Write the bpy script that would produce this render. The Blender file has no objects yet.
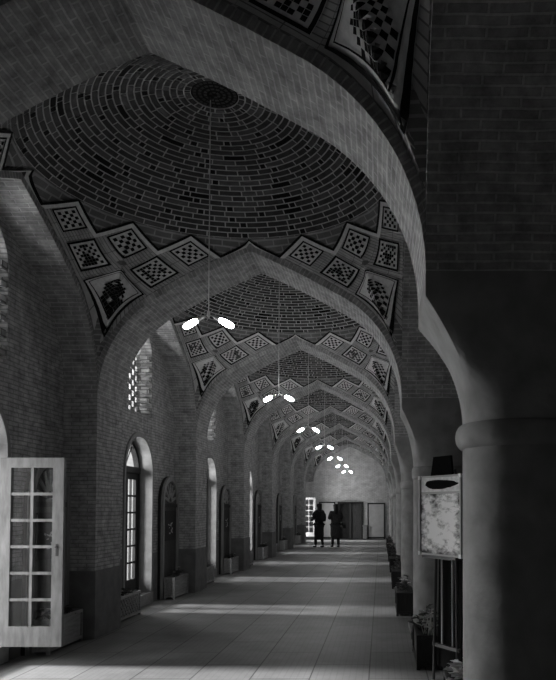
import bpy, bmesh, math, random
from math import sin, cos, tan, pi, radians as R, sqrt, atan2, acos, asin
from mathutils import Vector, Matrix
from mathutils.geometry import tessellate_polygon

rnd = random.Random(7)
sc = bpy.context.scene
COL = sc.collection

# ------------------------------------------------------------------ measures (metres)
EYE = 1.55
AX = -1.575                   # corridor axis
A = 1.825                     # half span of a bay
XL, XR = AX - A, AX + A       # pier faces left and right
XW = -3.80                    # recessed left wall
XO = -4.30                    # outer face of the left wall
XD = -4.02                    # plane of the left doors
XRO = XR + 1.10               # far side of the right arcade
Y0, LB, TH = 3.80, 4.43, 0.79 # first arch front, bay length, arch thickness
NB = 7
YE = Y0 + LB * NB             # far wall
ZS = 2.87                     # springing
APEX = 1.78                   # rise of an arch
def yfront(n): return Y0 + LB * n
def ybay(k): return yfront(k) - A   # centre of bay k (0 = the bay of the camera)

# ------------------------------------------------------------------ materials
def mat(name, col, rough=0.85, spec=0.25, metal=0.0):
    m = bpy.data.materials.new(name); m.use_nodes = True
    b = m.node_tree.nodes['Principled BSDF']
    b.inputs['Base Color'].default_value = (col, col, col, 1)
    b.inputs['Roughness'].default_value = rough
    b.inputs['Specular IOR Level'].default_value = spec
    b.inputs['Metallic'].default_value = metal
    return m
def nodes(m):
    t = m.node_tree
    return t, t.nodes['Principled BSDF'], t.nodes.new, t.links.new
def g(v): return (v, v, v, 1)

def noisy(name, lo, hi, scale=8.0, rough=0.85, bump=0.25, detail=6.0, spec=0.25, dist=0.02, stretch=(1, 1, 1)):
    m = mat(name, hi, rough, spec)
    t, b, N, L = nodes(m)
    tc = N('ShaderNodeTexCoord'); mp = N('ShaderNodeMapping'); mp.inputs['Scale'].default_value = stretch
    L(tc.outputs['Object'], mp.inputs['Vector'])
    n = N('ShaderNodeTexNoise'); n.inputs['Scale'].default_value = scale; n.inputs['Detail'].default_value = detail
    L(mp.outputs['Vector'], n.inputs['Vector'])
    r = N('ShaderNodeValToRGB'); r.color_ramp.elements[0].color = g(lo); r.color_ramp.elements[1].color = g(hi)
    r.color_ramp.elements[0].position = 0.3; r.color_ramp.elements[1].position = 0.7
    L(n.outputs['Fac'], r.inputs['Fac']); L(r.outputs['Color'], b.inputs['Base Color'])
    if bump:
        bp = N('ShaderNodeBump'); bp.inputs['Strength'].default_value = bump; bp.inputs['Distance'].default_value = dist
        L(n.outputs['Fac'], bp.inputs['Height']); L(bp.outputs['Normal'], b.inputs['Normal'])
    return m

def bricks(name, c1, c2, mo, w=0.23, h=0.08, gap=0.012, bump=0.6, rough=0.9, var=0.5, offset=0.5, nscale=3.0, dist=0.012, spec=0.2):
    """brick courses in UV metres"""
    m = mat(name, c1, rough, spec)
    t, b, N, L = nodes(m)
    uv = N('ShaderNodeUVMap'); uv.uv_map = 'uv'
    # uneven courses: nudge the coordinates a little
    nz = N('ShaderNodeTexNoise'); nz.inputs['Scale'].default_value = 2.3; nz.inputs['Detail'].default_value = 2
    L(uv.outputs['UV'], nz.inputs['Vector'])
    sb = N('ShaderNodeVectorMath'); sb.operation = 'SUBTRACT'; sb.inputs[1].default_value = (.5, .5, .5)
    L(nz.outputs['Color'], sb.inputs[0])
    ml = N('ShaderNodeVectorMath'); ml.operation = 'SCALE'; ml.inputs['Scale'].default_value = 0.03
    L(sb.outputs[0], ml.inputs[0])
    ad = N('ShaderNodeVectorMath'); L(uv.outputs['UV'], ad.inputs[0]); L(ml.outputs[0], ad.inputs[1])
    br = N('ShaderNodeTexBrick'); br.inputs['Scale'].default_value = 1.0
    br.inputs['Brick Width'].default_value = w; br.inputs['Row Height'].default_value = h
    br.inputs['Mortar Size'].default_value = gap; br.inputs['Mortar Smooth'].default_value = 0.25
    br.inputs['Color1'].default_value = g(c1); br.inputs['Color2'].default_value = g(c2); br.inputs['Mortar'].default_value = g(mo)
    br.offset = offset
    L(ad.outputs[0], br.inputs['Vector'])
    n2 = N('ShaderNodeTexNoise'); n2.inputs['Scale'].default_value = nscale; n2.inputs['Detail'].default_value = 8; n2.inputs['Roughness'].default_value = 0.7
    L(uv.outputs['UV'], n2.inputs['Vector'])
    mr = N('ShaderNodeMapRange'); mr.inputs['From Min'].default_value = 0.25; mr.inputs['From Max'].default_value = 0.75
    mr.inputs['To Min'].default_value = 1 - var; mr.inputs['To Max'].default_value = 1 + var
    L(n2.outputs['Fac'], mr.inputs['Value'])
    mx = N('ShaderNodeMix'); mx.data_type = 'RGBA'; mx.blend_type = 'MULTIPLY'; mx.inputs['Factor'].default_value = 1
    L(br.outputs['Color'], mx.inputs['A']); L(mr.outputs['Result'], mx.inputs['B'])
    L(mx.outputs['Result'], b.inputs['Base Color'])
    n3 = N('ShaderNodeTexNoise'); n3.inputs['Scale'].default_value = 30; n3.inputs['Detail'].default_value = 4
    L(uv.outputs['UV'], n3.inputs['Vector'])
    mh = N('ShaderNodeMath'); mh.operation = 'MULTIPLY_ADD'; mh.inputs[1].default_value = 0.5
    iv = N('ShaderNodeMath'); iv.operation = 'SUBTRACT'; iv.inputs[0].default_value = 1.0
    L(br.outputs['Fac'], iv.inputs[1])
    L(n3.outputs['Fac'], mh.inputs[0]); L(iv.outputs[0], mh.inputs[2])
    bp = N('ShaderNodeBump'); bp.inputs['Strength'].default_value = bump; bp.inputs['Distance'].default_value = dist
    L(mh.outputs[0], bp.inputs['Height']); L(bp.outputs['Normal'], b.inputs['Normal'])
    return m

def emit(name, s):
    m = bpy.data.materials.new(name); m.use_nodes = True
    t = m.node_tree; t.nodes.clear()
    e = t.nodes.new('ShaderNodeEmission'); e.inputs['Color'].default_value = (1, 1, 1, 1); e.inputs['Strength'].default_value = s
    o = t.nodes.new('ShaderNodeOutputMaterial'); t.links.new(e.outputs[0], o.inputs['Surface'])
    return m

def glass(name, tint=0.85, gloss=0.12):
    m = bpy.data.materials.new(name); m.use_nodes = True
    t = m.node_tree; t.nodes.clear()
    tr = t.nodes.new('ShaderNodeBsdfTransparent'); tr.inputs['Color'].default_value = g(tint)
    gl = t.nodes.new('ShaderNodeBsdfGlossy'); gl.inputs['Roughness'].default_value = 0.05; gl.inputs['Color'].default_value = g(0.9)
    mx = t.nodes.new('ShaderNodeMixShader'); mx.inputs['Fac'].default_value = gloss
    o = t.nodes.new('ShaderNodeOutputMaterial')
    t.links.new(tr.outputs[0], mx.inputs[1]); t.links.new(gl.outputs[0], mx.inputs[2]); t.links.new(mx.outputs[0], o.inputs['Surface'])
    return m

M = {}
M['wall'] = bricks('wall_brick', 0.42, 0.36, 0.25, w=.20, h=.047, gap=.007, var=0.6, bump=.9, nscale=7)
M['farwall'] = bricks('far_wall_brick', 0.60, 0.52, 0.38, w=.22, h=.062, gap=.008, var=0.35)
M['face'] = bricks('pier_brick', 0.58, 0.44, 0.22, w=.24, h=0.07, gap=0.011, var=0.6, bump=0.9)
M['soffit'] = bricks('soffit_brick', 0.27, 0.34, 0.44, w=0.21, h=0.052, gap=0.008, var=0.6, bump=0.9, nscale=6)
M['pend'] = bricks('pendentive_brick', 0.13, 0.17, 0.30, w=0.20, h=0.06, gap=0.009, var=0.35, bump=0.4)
M['band'] = bricks('band_brick', 0.44, 0.34, 0.16, w=0.055, h=0.4, gap=0.006, var=0.35, bump=0.4, offset=0)
M['ground'] = noisy('panel_ground', 0.60, 0.76, 30, bump=0.3)
M['black'] = mat('black_glazed_brick', 0.008, 0.8, 0.1)
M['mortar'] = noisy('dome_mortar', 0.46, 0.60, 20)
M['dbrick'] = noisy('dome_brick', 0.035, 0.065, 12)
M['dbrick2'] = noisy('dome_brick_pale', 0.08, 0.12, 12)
M['dado'] = noisy('dado_stone', 0.125, 0.185, 6, bump=0.2)
M['plaster'] = noisy('plaster', 0.19, 0.29, 5, bump=0.6, detail=12, dist=0.04)
M['pale'] = noisy('pale_plaster', 0.24, 0.32, 9, bump=0.2)
M['darkwood'] = noisy('dark_wood', 0.018, 0.035, 10, 0.6, bump=0.1, stretch=(6, 6, .6))
M['wood'] = noisy('brown_wood', 0.20, 0.32, 8, 0.65, bump=0.15, stretch=(5, 5, .5))
M['midwood'] = noisy('planter_wood', 0.22, 0.34, 9, 0.7, bump=0.2, stretch=(4, .6, 4))
M['paint'] = noisy('worn_pale_paint', 0.14, 0.26, 7, 0.6, bump=0.1, stretch=(3, 3, .7))
M['white'] = mat('white_paint', 0.75, 0.5)
M['doorwood'] = noisy('plank_door', 0.05, 0.09, 8, 0.7, bump=0.1, stretch=(6, 6, .6))
M['lit_leaf'] = mat('lit_leaf_paint', 0.45, 0.5)  # far open leaf: same paint lightened to stand for light falling on it
M['glass'] = glass('pane_glass', .72, .04)
M['soil'] = noisy('soil', 0.02, 0.05, 60, bump=0.6)
M['leaf'] = noisy('leaf_dark', 0.05, 0.11, 20, 0.5, bump=0)
M['leaf2'] = noisy('leaf_pale', 0.45, 0.70, 20, 0.5, bump=0)
M['blossom'] = mat('blossom', 0.6, 0.7)
M['metal'] = mat('black_metal', 0.03, 0.35, 0.5)
M['steel'] = mat('steel', 0.55, 0.3, 0.5, 1.0)
M['cable'] = mat('cable', 0.7, 0.6)
M['socket'] = mat('lamp_socket', 0.7, 0.4)
M['bulb'] = emit('lit_bulb', 195.0)
M['bulb_weak'] = emit('weaker_lit_bulb', 38.0)
M['cloth'] = noisy('black_cloth', 0.010, 0.022, 25, 0.9, bump=0.1)
M['cloth2'] = noisy('charcoal_cloth', 0.018, 0.045, 25, 0.9, bump=0.1)
M['skin'] = mat('skin', 0.35, 0.6)
M['hair'] = mat('dark_hair', 0.012, 0.5)
M['shoe'] = mat('black_leather', 0.012, 0.4)
M['panelgrey'] = noisy('pale_panel', 0.46, 0.56, 4, 0.7, bump=0)
M['roof'] = mat('roof_slab', 0.2)

# floor: worn stone slabs, staggered joints
def floor_mat():
    m = mat('floor_slabs', 0.3, 0.55, 0.3)
    t, b, N, L = nodes(m)
    uv = N('ShaderNodeUVMap'); uv.uv_map = 'uv'
    br = N('ShaderNodeTexBrick'); br.inputs['Scale'].default_value = 1
    br.inputs['Brick Width'].default_value = 1.15; br.inputs['Row Height'].default_value = 0.54
    br.inputs['Mortar Size'].default_value = 0.007; br.inputs['Mortar Smooth'].default_value = 0.3
    br.inputs['Color1'].default_value = g(0.152); br.inputs['Color2'].default_value = g(0.18); br.inputs['Mortar'].default_value = g(0.03)
    L(uv.outputs['UV'], br.inputs['Vector'])
    b2 = N('ShaderNodeTexBrick'); b2.inputs['Scale'].default_value = 1
    b2.inputs['Brick Width'].default_value = 0.06; b2.inputs['Row Height'].default_value = 0.06; b2.offset = 0
    b2.inputs['Mortar Size'].default_value = 0.006
    b2.inputs['Color1'].default_value = g(0.93); b2.inputs['Color2'].default_value = g(1.0); b2.inputs['Mortar'].default_value = g(0.80)
    L(uv.outputs['UV'], b2.inputs['Vector'])
    n = N('ShaderNodeTexNoise'); n.inputs['Scale'].default_value = 2.2; n.inputs['Detail'].default_value = 9; n.inputs['Roughness'].default_value = 0.65
    L(uv.outputs['UV'], n.inputs['Vector'])
    mr = N('ShaderNodeMapRange'); mr.inputs['From Min'].default_value = .3; mr.inputs['From Max'].default_value = .7
    mr.inputs['To Min'].default_value = .75; mr.inputs['To Max'].default_value = 1.2
    L(n.outputs['Fac'], mr.inputs['Value'])
    a = N('ShaderNodeMix'); a.data_type = 'RGBA'; a.blend_type = 'MULTIPLY'; a.inputs['Factor'].default_value = 1
    c = N('ShaderNodeMix'); c.data_type = 'RGBA'; c.blend_type = 'MULTIPLY'; c.inputs['Factor'].default_value = 1
    L(br.outputs['Color'], a.inputs['A']); L(mr.outputs['Result'], a.inputs['B'])
    L(a.outputs['Result'], c.inputs['A']); L(b2.outputs['Color'], c.inputs['B'])
    L(c.outputs['Result'], b.inputs['Base Color'])
    bp = N('ShaderNodeBump'); bp.inputs['Strength'].default_value = .25; bp.inputs['Distance'].default_value = .01; bp.invert = True
    L(br.outputs['Fac'], bp.inputs['Height']); L(bp.outputs['Normal'], b.inputs['Normal'])
    return m
M['floor'] = floor_mat()

# the framed print: blotted ink on pale paper (UV 0..1)
def print_mat():
    m = mat('blotted_print', 0.6, 0.5)
    t, b, N, L = nodes(m)
    uv = N('ShaderNodeUVMap'); uv.uv_map = 'uv'
    mp = N('ShaderNodeMapping'); mp.inputs['Scale'].default_value = (1.0, 1.7, 1)
    L(uv.outputs['UV'], mp.inputs['Vector'])
    n = N('ShaderNodeTexNoise'); n.inputs['Scale'].default_value = 4.5; n.inputs['Detail'].default_value = 10; n.inputs['Roughness'].default_value = .66
    n.inputs['Distortion'].default_value = 0.3
    L(mp.outputs['Vector'], n.inputs['Vector'])
    sp = N('ShaderNodeSeparateXYZ'); L(uv.outputs['UV'], sp.inputs[0])
    def mth(op, a, b_=None, c=None):
        k = N('ShaderNodeMath'); k.operation = op
        for i, v in enumerate((a, b_, c)):
            if v is None: continue
            if isinstance(v, (int, float)): k.inputs[i].default_value = v
            else: L(v, k.inputs[i])
        return k.outputs[0]
    ex = mth('ABSOLUTE', mth('SUBTRACT', sp.outputs['X'], 0.5))
    ey = mth('ABSOLUTE', mth('SUBTRACT', sp.outputs['Y'], 0.5))
    edge = mth('MULTIPLY', mth('POWER', mth('MULTIPLY', mth('MAXIMUM', ex, ey), 2.0), 4.0), 0.22)
    dx = mth('SUBTRACT', sp.outputs['X'], 0.42); dy = mth('SUBTRACT', sp.outputs['Y'], 0.70)
    blot = mth('MULTIPLY', mth('SUBTRACT', 1.0, mth('MINIMUM', 1.0, mth('MULTIPLY', mth('SQRT', mth('ADD', mth('MULTIPLY', dx, dx), mth('MULTIPLY', dy, dy))), 4.2))), 0.16)
    v = mth('SUBTRACT', mth('SUBTRACT', n.outputs['Fac'], edge), blot)
    r = N('ShaderNodeValToRGB')
    r.color_ramp.elements[0].position = 0.24; r.color_ramp.elements[0].color = g(0.02)
    r.color_ramp.elements[1].position = 0.46; r.color_ramp.elements[1].color = g(0.88)
    e = r.color_ramp.elements.new(0.36); e.color = g(0.45)
    L(v, r.inputs['Fac']); L(r.outputs['Color'], b.inputs['Base Color'])
    return m
M['print'] = print_mat()
M['paper'] = noisy('header_paper', 0.60, 0.85, 25, bump=0)
M['ink'] = mat('ink', 0.012, 1.0, 0.0)
M['rail'] = mat('pale_rail', 0.42, 0.4)

# ------------------------------------------------------------------ mesh builder
class MB:
    def __init__(s): s.v = []; s.f = []; s.uv = []; s.m = []; s.mats = []
    def mi(s, m):
        if m not in s.mats: s.mats.append(m)
        return s.mats.index(m)
    def poly(s, pts, uvs=None, m='wall'):
        i = len(s.v); s.v += [tuple(p) for p in pts]; s.f.append(tuple(range(i, i + len(pts))))
        if uvs is None:
            a, b, c = Vector(pts[0]), Vector(pts[1]), Vector(pts[2])
            n = (b - a).cross(c - a)
            ax = max(range(3), key=lambda k: abs(n[k]))
            uvs = [((p[1], p[2]) if ax == 0 else (p[0], p[2]) if ax == 1 else (p[1], p[0])) for p in pts]
        s.uv.append([tuple(u) for u in uvs]); s.m.append(s.mi(m))
    def box(s, x0, x1, y0, y1, z0, z1, m='wall', skip=''):
        if x0 > x1: x0, x1 = x1, x0
        if y0 > y1: y0, y1 = y1, y0
        if z0 > z1: z0, z1 = z1, z0
        P = lambda a, b, c: (a, b, c)
        F = {'l': [P(x0, y0, z0), P(x0, y0, z1), P(x0, y1, z1), P(x0, y1, z0)], 'r': [P(x1, y0, z0), P(x1, y1, z0), P(x1, y1, z1), P(x1, y0, z1)],
             'f': [P(x0, y0, z0), P(x1, y0, z0), P(x1, y0, z1), P(x0, y0, z1)], 'b': [P(x0, y1, z0), P(x0, y1, z1), P(x1, y1, z1), P(x1, y1, z0)],
             'd': [P(x0, y0, z0), P(x0, y1, z0), P(x1, y1, z0), P(x1, y0, z0)], 'u': [P(x0, y0, z1), P(x1, y0, z1), P(x1, y1, z1), P(x0, y1, z1)]}
        for k, q in F.items():
            if k not in skip: s.poly(q, None, m)
    def obox(s, c, ux, uy, uz, m):
        """oriented box: centre and three half-extent vectors"""
        c, ux, uy, uz = map(Vector, (c, ux, uy, uz))
        V = lambda a, b, d: c + a * ux + b * uy + d * uz
        for q in ([(-1,-1,-1),(-1,-1,1),(-1,1,1),(-1,1,-1)], [(1,-1,-1),(1,1,-1),(1,1,1),(1,-1,1)], [(-1,-1,-1),(1,-1,-1),(1,-1,1),(-1,-1,1)],
                  [(-1,1,-1),(-1,1,1),(1,1,1),(1,1,-1)], [(-1,-1,-1),(-1,1,-1),(1,1,-1),(1,-1,-1)], [(-1,-1,1),(1,-1,1),(1,1,1),(-1,1,1)]):
            s.poly([V(*k) for k in q], None, m)
    def grid(s, P, uvf, m, closed=False):
        """P[i][j] points"""
        for i in range(len(P) - 1):
            nj = len(P[0])
            for j in range(nj - (0 if closed else 1)):
                k = (j + 1) % nj
                s.poly([P[i][j], P[i][k], P[i+1][k], P[i+1][j]], [uvf(i, j), uvf(i, j + 1), uvf(i + 1, j + 1), uvf(i + 1, j)], m)
    def tube(s, pts, r, m, n=8, cap=True):
        pts = [Vector(p) for p in pts]; rings = []
        rr = r if isinstance(r, (list, tuple)) else [r] * len(pts)
        up = None
        for i, p in enumerate(pts):
            d = (pts[min(i + 1, len(pts) - 1)] - pts[max(i - 1, 0)]).normalized()
            if up is None or abs(up.dot(d)) > .95: up = Vector((0, 0, 1)) if abs(d.z) < .9 else Vector((1, 0, 0))
            a = d.cross(up).normalized(); b = a.cross(d).normalized(); up = b
            rings.append([p + rr[i] * (cos(2*pi*k/n) * a + sin(2*pi*k/n) * b) for k in range(n)])
        s.grid(rings, lambda i, j: (j * .05, i * .1), m, closed=True)
        if cap:
            s.poly(rings[0], [(0, 0)] * n, m); s.poly(rings[-1][::-1], [(0, 0)] * n, m)
    def lathe(s, prof, m, c=(0, 0, 0), n=32, cap=True):
        rings = [[(c[0] + r * cos(2*pi*k/n), c[1] + r * sin(2*pi*k/n), c[2] + z) for k in range(n)] for r, z in prof]
        s.grid(rings, lambda i, j: (j * 2 * pi * max(prof[0][0], .05) / n, prof[i][1]), m, closed=True)
        if cap:
            s.poly(rings[0][::-1], [(0, 0)] * n, m); s.poly(rings[-1], [(0, 0)] * n, m)
    def build(s, name, parent=None, smooth=False, weld=False):
        me = bpy.data.meshes.new(name)
        me.from_pydata(s.v, [], s.f)
        for k in s.mats: me.materials.append(M[k] if isinstance(k, str) else k)
        ul = me.uv_layers.new(name='uv')
        flat = []
        for u in s.uv:
            for q in u: flat += [q[0], q[1]]
        ul.data.foreach_set('uv', flat)
        me.polygons.foreach_set('material_index', s.m)
        if weld or smooth:
            bm = bmesh.new(); bm.from_mesh(me); bmesh.ops.remove_doubles(bm, verts=bm.verts, dist=1e-5)
            bmesh.ops.recalc_face_normals(bm, faces=bm.faces); bm.to_mesh(me); bm.free()
        if smooth: me.polygons.foreach_set('use_smooth', [True] * len(me.polygons))
        me.update()
        o = bpy.data.objects.new(name, me); COL.objects.link(o)
        if parent: o.parent = parent
        return o

def tag(o, label=None, cat=None, group=None, kind=None):
    if label: o['label'] = label
    if cat: o['category'] = cat
    if group: o['group'] = group
    if kind: o['kind'] = kind
    return o
def thing(name, label, cat, loc=(0, 0, 0), rz=0, group=None):
    o = bpy.data.objects.new(name, None); COL.objects.link(o)
    o.location = loc; o.rotation_euler = (0, 0, rz)
    return tag(o, label, cat, group)
def copy_tree(o, parent=None):
    c = o.copy(); COL.objects.link(c)
    if parent: c.parent = parent
    for ch in o.children: copy_tree(ch, c)
    return c
def structure(o, label=None): return tag(o, label, None, None, 'structure')

# ------------------------------------------------------------------ arch profile
def half_profile(na=12, nl=9):
    c, r = .42, A - .42
    d = sqrt(c * c + APEX * APEX); th = atan2(APEX, -c) - acos(r / d)
    pts = [(c + r * cos(th * i / na), r * sin(th * i / na)) for i in range(na + 1)]
    x0, z0 = pts[-1]
    for i in range(1, nl + 1):
        f = i / nl
        pts.append((x0 * (1 - f), z0 + (APEX - z0) * f + 0.02 * sin(pi * f)))
    return pts
HP = half_profile()
PROF = [(x, ZS + z) for x, z in HP] + [(-x, ZS + z) for x, z in HP[-2::-1]]     # s from +A to -A
def offset_profile(off):
    out = []
    for i, (x, z) in enumerate(PROF):
        a = PROF[max(i - 1, 0)]; b = PROF[min(i + 1, len(PROF) - 1)]
        dx, dz = b[0] - a[0], b[1] - a[1]; l = sqrt(dx * dx + dz * dz)
        k = off * (1.1 if i == len(HP) - 1 else 1)
        out.append((x + dz / l * k, z - dx / l * k))
    return out
EXT = offset_profile(0.075)
def zext(s):
    s = abs(s)
    for (x1, z1), (x0, z0) in zip(EXT[:len(HP) - 1], EXT[1:len(HP)]):
        if x0 <= s <= x1:
            return z0 + (z1 - z0) * (s - x0) / (x1 - x0)
    return EXT[len(HP) - 1][1]
ARC = [0.0]
for p, q in zip(PROF, PROF[1:]): ARC.append(ARC[-1] + sqrt((p[0]-q[0])**2 + (p[1]-q[1])**2))

def arch_band(mb, P3, d0, d1, faces=(True, True), ext=0.20):
    """soffit between depths d0 and d1; P3(s, z, d) gives the point"""
    nd = 2
    ds = [d0 + (d1 - d0) * k / nd for k in range(nd + 1)]
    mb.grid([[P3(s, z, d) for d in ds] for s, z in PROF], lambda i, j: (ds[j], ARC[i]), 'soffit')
    EX = offset_profile(ext)
    for on, d in zip(faces, (d0, d1)):
        if not on: continue
        for i in range(len(PROF) - 1):
            e0, e1 = EX[i], EX[i + 1]
            e0 = (max(-A, min(A, e0[0])), e0[1]); e1 = (max(-A, min(A, e1[0])), e1[1])
            # ring of voussoirs: one course turned on edge
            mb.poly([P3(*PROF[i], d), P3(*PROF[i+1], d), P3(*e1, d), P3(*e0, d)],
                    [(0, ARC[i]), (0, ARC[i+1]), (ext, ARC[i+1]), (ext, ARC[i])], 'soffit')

# ------------------------------------------------------------------ the setting
m = MB()
m.poly([(XO - .0, -1.2, 0), (3.6, -1.2, 0), (3.6, YE + .3, 0), (XO, YE + .3, 0)],
       [(-1.2, XO + 1.19), (-1.2, 3.6 + 1.19), (YE + .3, 3.6 + 1.19), (YE + .3, XO + 1.19)], 'floor')
structure(m.build('floor'), 'worn stone slab floor of the vaulted corridor')

m = MB()
m.box(XO, 3.6, -1.2, YE + .4, 5.75, 5.95, 'roof')
structure(m.build('ceiling'), 'roof slab over the brick vaults')

m = MB(); m.box(XO - 3.0, XO, -1.2, YE + .4, 4.62, 4.72, 'roof')  # added slab out of view, blocks sun from the upper windows
structure(m.build('roof'), 'added unseen slab keeping the sun off the upper left windows')
# left wall with arched doors and windows
def arch_hole(yc, hw, z0, zs, zt, n=10):
    pts = [(yc + hw, z0)]
    rise = zt - zs
    # pointed: two arcs
    rr = (hw * hw + rise * rise) / (2 * hw)
    for i in range(n + 1):
        a = asin(min(1, rise / rr)) * i / n
        pts.append((yc + hw - rr + rr * cos(a), zs + rr * sin(a)))
    for i in range(n - 1, -1, -1):
        a = asin(min(1, rise / rr)) * i / n
        pts.append((yc - hw + rr - rr * cos(a), zs + rr * sin(a)))
    pts.append((yc - hw, z0))
    return pts
DOOR = lambda k: arch_hole(ybay(k) - .03, .59, .16, 2.10, 2.66)
WIN = lambda k: arch_hole(ybay(k), .56, 3.04, 3.95, 4.47)
def panel_with_holes(mb, x, y0, y1, z0, z1, holes, m):
    # vertical strips per bay keep the triangulation well behaved
    loops = [[Vector((y0, z0, 0)), Vector((y1, z0, 0)), Vector((y1, z1, 0)), Vector((y0, z1, 0))]] + [[Vector((a, b, 0)) for a, b in h] for h in holes]
    flat = [p for l in loops for p in l]
    for t in tessellate_polygon(loops):
        mb.poly([(x, flat[i].x, flat[i].y) for i in t], [(flat[i].x, flat[i].y) for i in t], m)
def reveal(mb, pts, x0, x1, m):
    n = len(pts)
    for i in range(n):
        a, b = pts[i], pts[(i + 1) % n]
        mb.poly([(x0, *a), (x0, *b), (x1, *b), (x1, *a)], [(x0, a[1]), (x0, b[1]), (x1, b[1]), (x1, a[1])] if abs(a[1]-b[1]) > abs(a[0]-b[0]) else [(x0, a[0]), (x0, b[0]), (x1, b[0]), (x1, a[0])], m)
m = MB()
for k in range(0, NB + 1):
    ya, yb = yfront(k - 1) if k else -1.2, yfront(k)
    holes = [DOOR(k), WIN(k)]
    panel_with_holes(m, XW, ya, yb, 0, 5.8, holes, 'wall')
    panel_with_holes(m, XO, ya, yb, 0, 5.8, holes, 'wall')
    if True:
        reveal(m, DOOR(k), XW, XO, 'pale'); reveal(m, WIN(k), XW, XO, 'wall')
        # thin dado of darker stone, each side of the door
        c = ybay(k)
        m.box(XW - .01, XW + .012, yfront(k-1) + TH, c - .69, 0, .80, 'dado')
        m.box(XW - .01, XW + .012, c + .69, yfront(k), 0, .80, 'dado')
structure(m.build('wall_left'), 'brick wall on the left with arched doors and latticed windows')

# left piers
for n in range(-1, NB):
    y = yfront(n); m = MB()
    m.box(XW, XL, y, y + TH, .80, ZS, 'wall', 'dul')
    m.box(XW, XL + .012, y - .012, y + TH + .012, 0, .80, 'dado', 'dl')
    structure(m.build('pier'), 'rectangular brick pier with dark stone foot on the left')

# transverse arches
for n in range(-1, NB):
    y = yfront(n); m = MB()
    arch_band(m, lambda s, z, d: (AX + s, d, z), y, y + TH)
    structure(m.build('arch'), 'pointed brick arch across the corridor')
m = MB()
arch_band(m, lambda s, z, d: (AX + s, d, z), YE - .14, YE, (True, False))
structure(m.build('arch'), 'shallow pointed arch against the far wall')

# lateral arches: left formerets and right arcade
for k in range(0, NB + 1):
    c = ybay(k)
    m = MB(); arch_band(m, lambda s, z, d: (d, c + s, z), XW, XL, (False, True))
    structure(m.build('arch'), 'pointed wall arch of the left wall')
    m = MB(); arch_band(m, lambda s, z, d: (d, c + s, z), XR, XRO, (True, True), .26)
    structure(m.build('arch'), 'pointed arcade arch on the right')

# right columns: rectangular impost flaring out of a round plastered shaft
OFFS = [.0, .10, .085, .02, .01, 0, 0, 0, 0]
for n in range(-1, NB):
    y = yfront(n); yc = y + TH / 2; m = MB()
    left = .50 if n <= 0 else (.405 if n == 1 else .385)
    r = .36; xc = left + r; n_s = 64
    hx0, hx1, hy = xc - XR, XRO - xc, TH / 2
    def section(z):
        zb, zt = 2.06, 2.74
        b = 0 if z < zb else (1 if z > zt else ((z - zb) / (zt - zb)) ** 1.75)
        out = []
        for k in range(n_s):
            a = 2 * pi * (k + .5) / n_s; ca, sa = cos(a), sin(a)
            q = min((hx1 if ca > 0 else hx0) / max(abs(ca), 1e-6), hy / max(abs(sa), 1e-6))
            rr = r * (1 + .015 * (1 - min(z, 2) / 2))
            d = rr + (q - rr) * b
            out.append((xc + d * ca, yc + d * sa, z))
        return out
    zs = [0, .5, 1.0, 1.5, 1.88] + [2.06 + .68 * i / 14 for i in range(15)] + [ZS, 3.14]
    m.grid([section(z) for z in zs], lambda i, j: (j * .04, zs[i]), 'plaster', closed=True)
    # ring moulding
    pr = []
    for i in range(13):
        a = -pi / 2 + pi * i / 12
        pr.append((r + (.045 if n <= 0 else .02) * cos(a), .075 * sin(a)))
    pr2 = [[(xc + (q[0]) * cos(2*pi*k/48), yc + q[0] * sin(2*pi*k/48), 1.98 + q[1]) for k in range(48)] for q in pr]
    m.grid(pr2, lambda i, j: (j * .05, i * .02), 'plaster', closed=True)
    # plinth
    m.box(xc - r - .05, xc + r + .05, yc - r - .05, yc + r + .05, 0, .08, 'dado', 'd')
    o = structure(m.build('column', smooth=True), 'round plastered column flaring into a square impost')
    es = o.modifiers.new('es', 'EDGE_SPLIT'); es.split_angle = R(35)
    m = MB()
    m.box(XR, XRO, y, y + TH, 3.14, ZS + APEX, 'face', 'd')
    structure(m.build('pier'), 'brick pier head above a plastered column on the right')

# right aisle
m = MB(); m.box(3.4, 3.6, -1.2, YE + .3, 0, 5.8, 'wall', 'd')
structure(m.build('wall_right'), 'dark brick wall behind the right arcade')
m = MB(); m.box(XRO, 3.6, -1.2, YE, 4.95, 5.0, 'roof')
structure(m.build('ceiling'), 'flat ceiling of the side aisle')
m = MB(); m.box(XO, 3.6, -1.3, -1.1, 0, 5.8, 'wall', 'd')
structure(m.build('wall_near'), 'brick wall closing the near end')

# far wall, with a low double doorway
DX0, DX1, DZ = -2.14, -.93, 1.80
m = MB()
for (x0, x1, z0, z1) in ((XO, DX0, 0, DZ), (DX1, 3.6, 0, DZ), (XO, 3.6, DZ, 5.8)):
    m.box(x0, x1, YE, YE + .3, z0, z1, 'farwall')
m.box(DX0, DX1, YE + .28, YE + .3, 0, DZ, 'darkwood')
structure(m.build('wall_far'), 'brick wall at the far end, lit by the last lamp')

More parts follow.
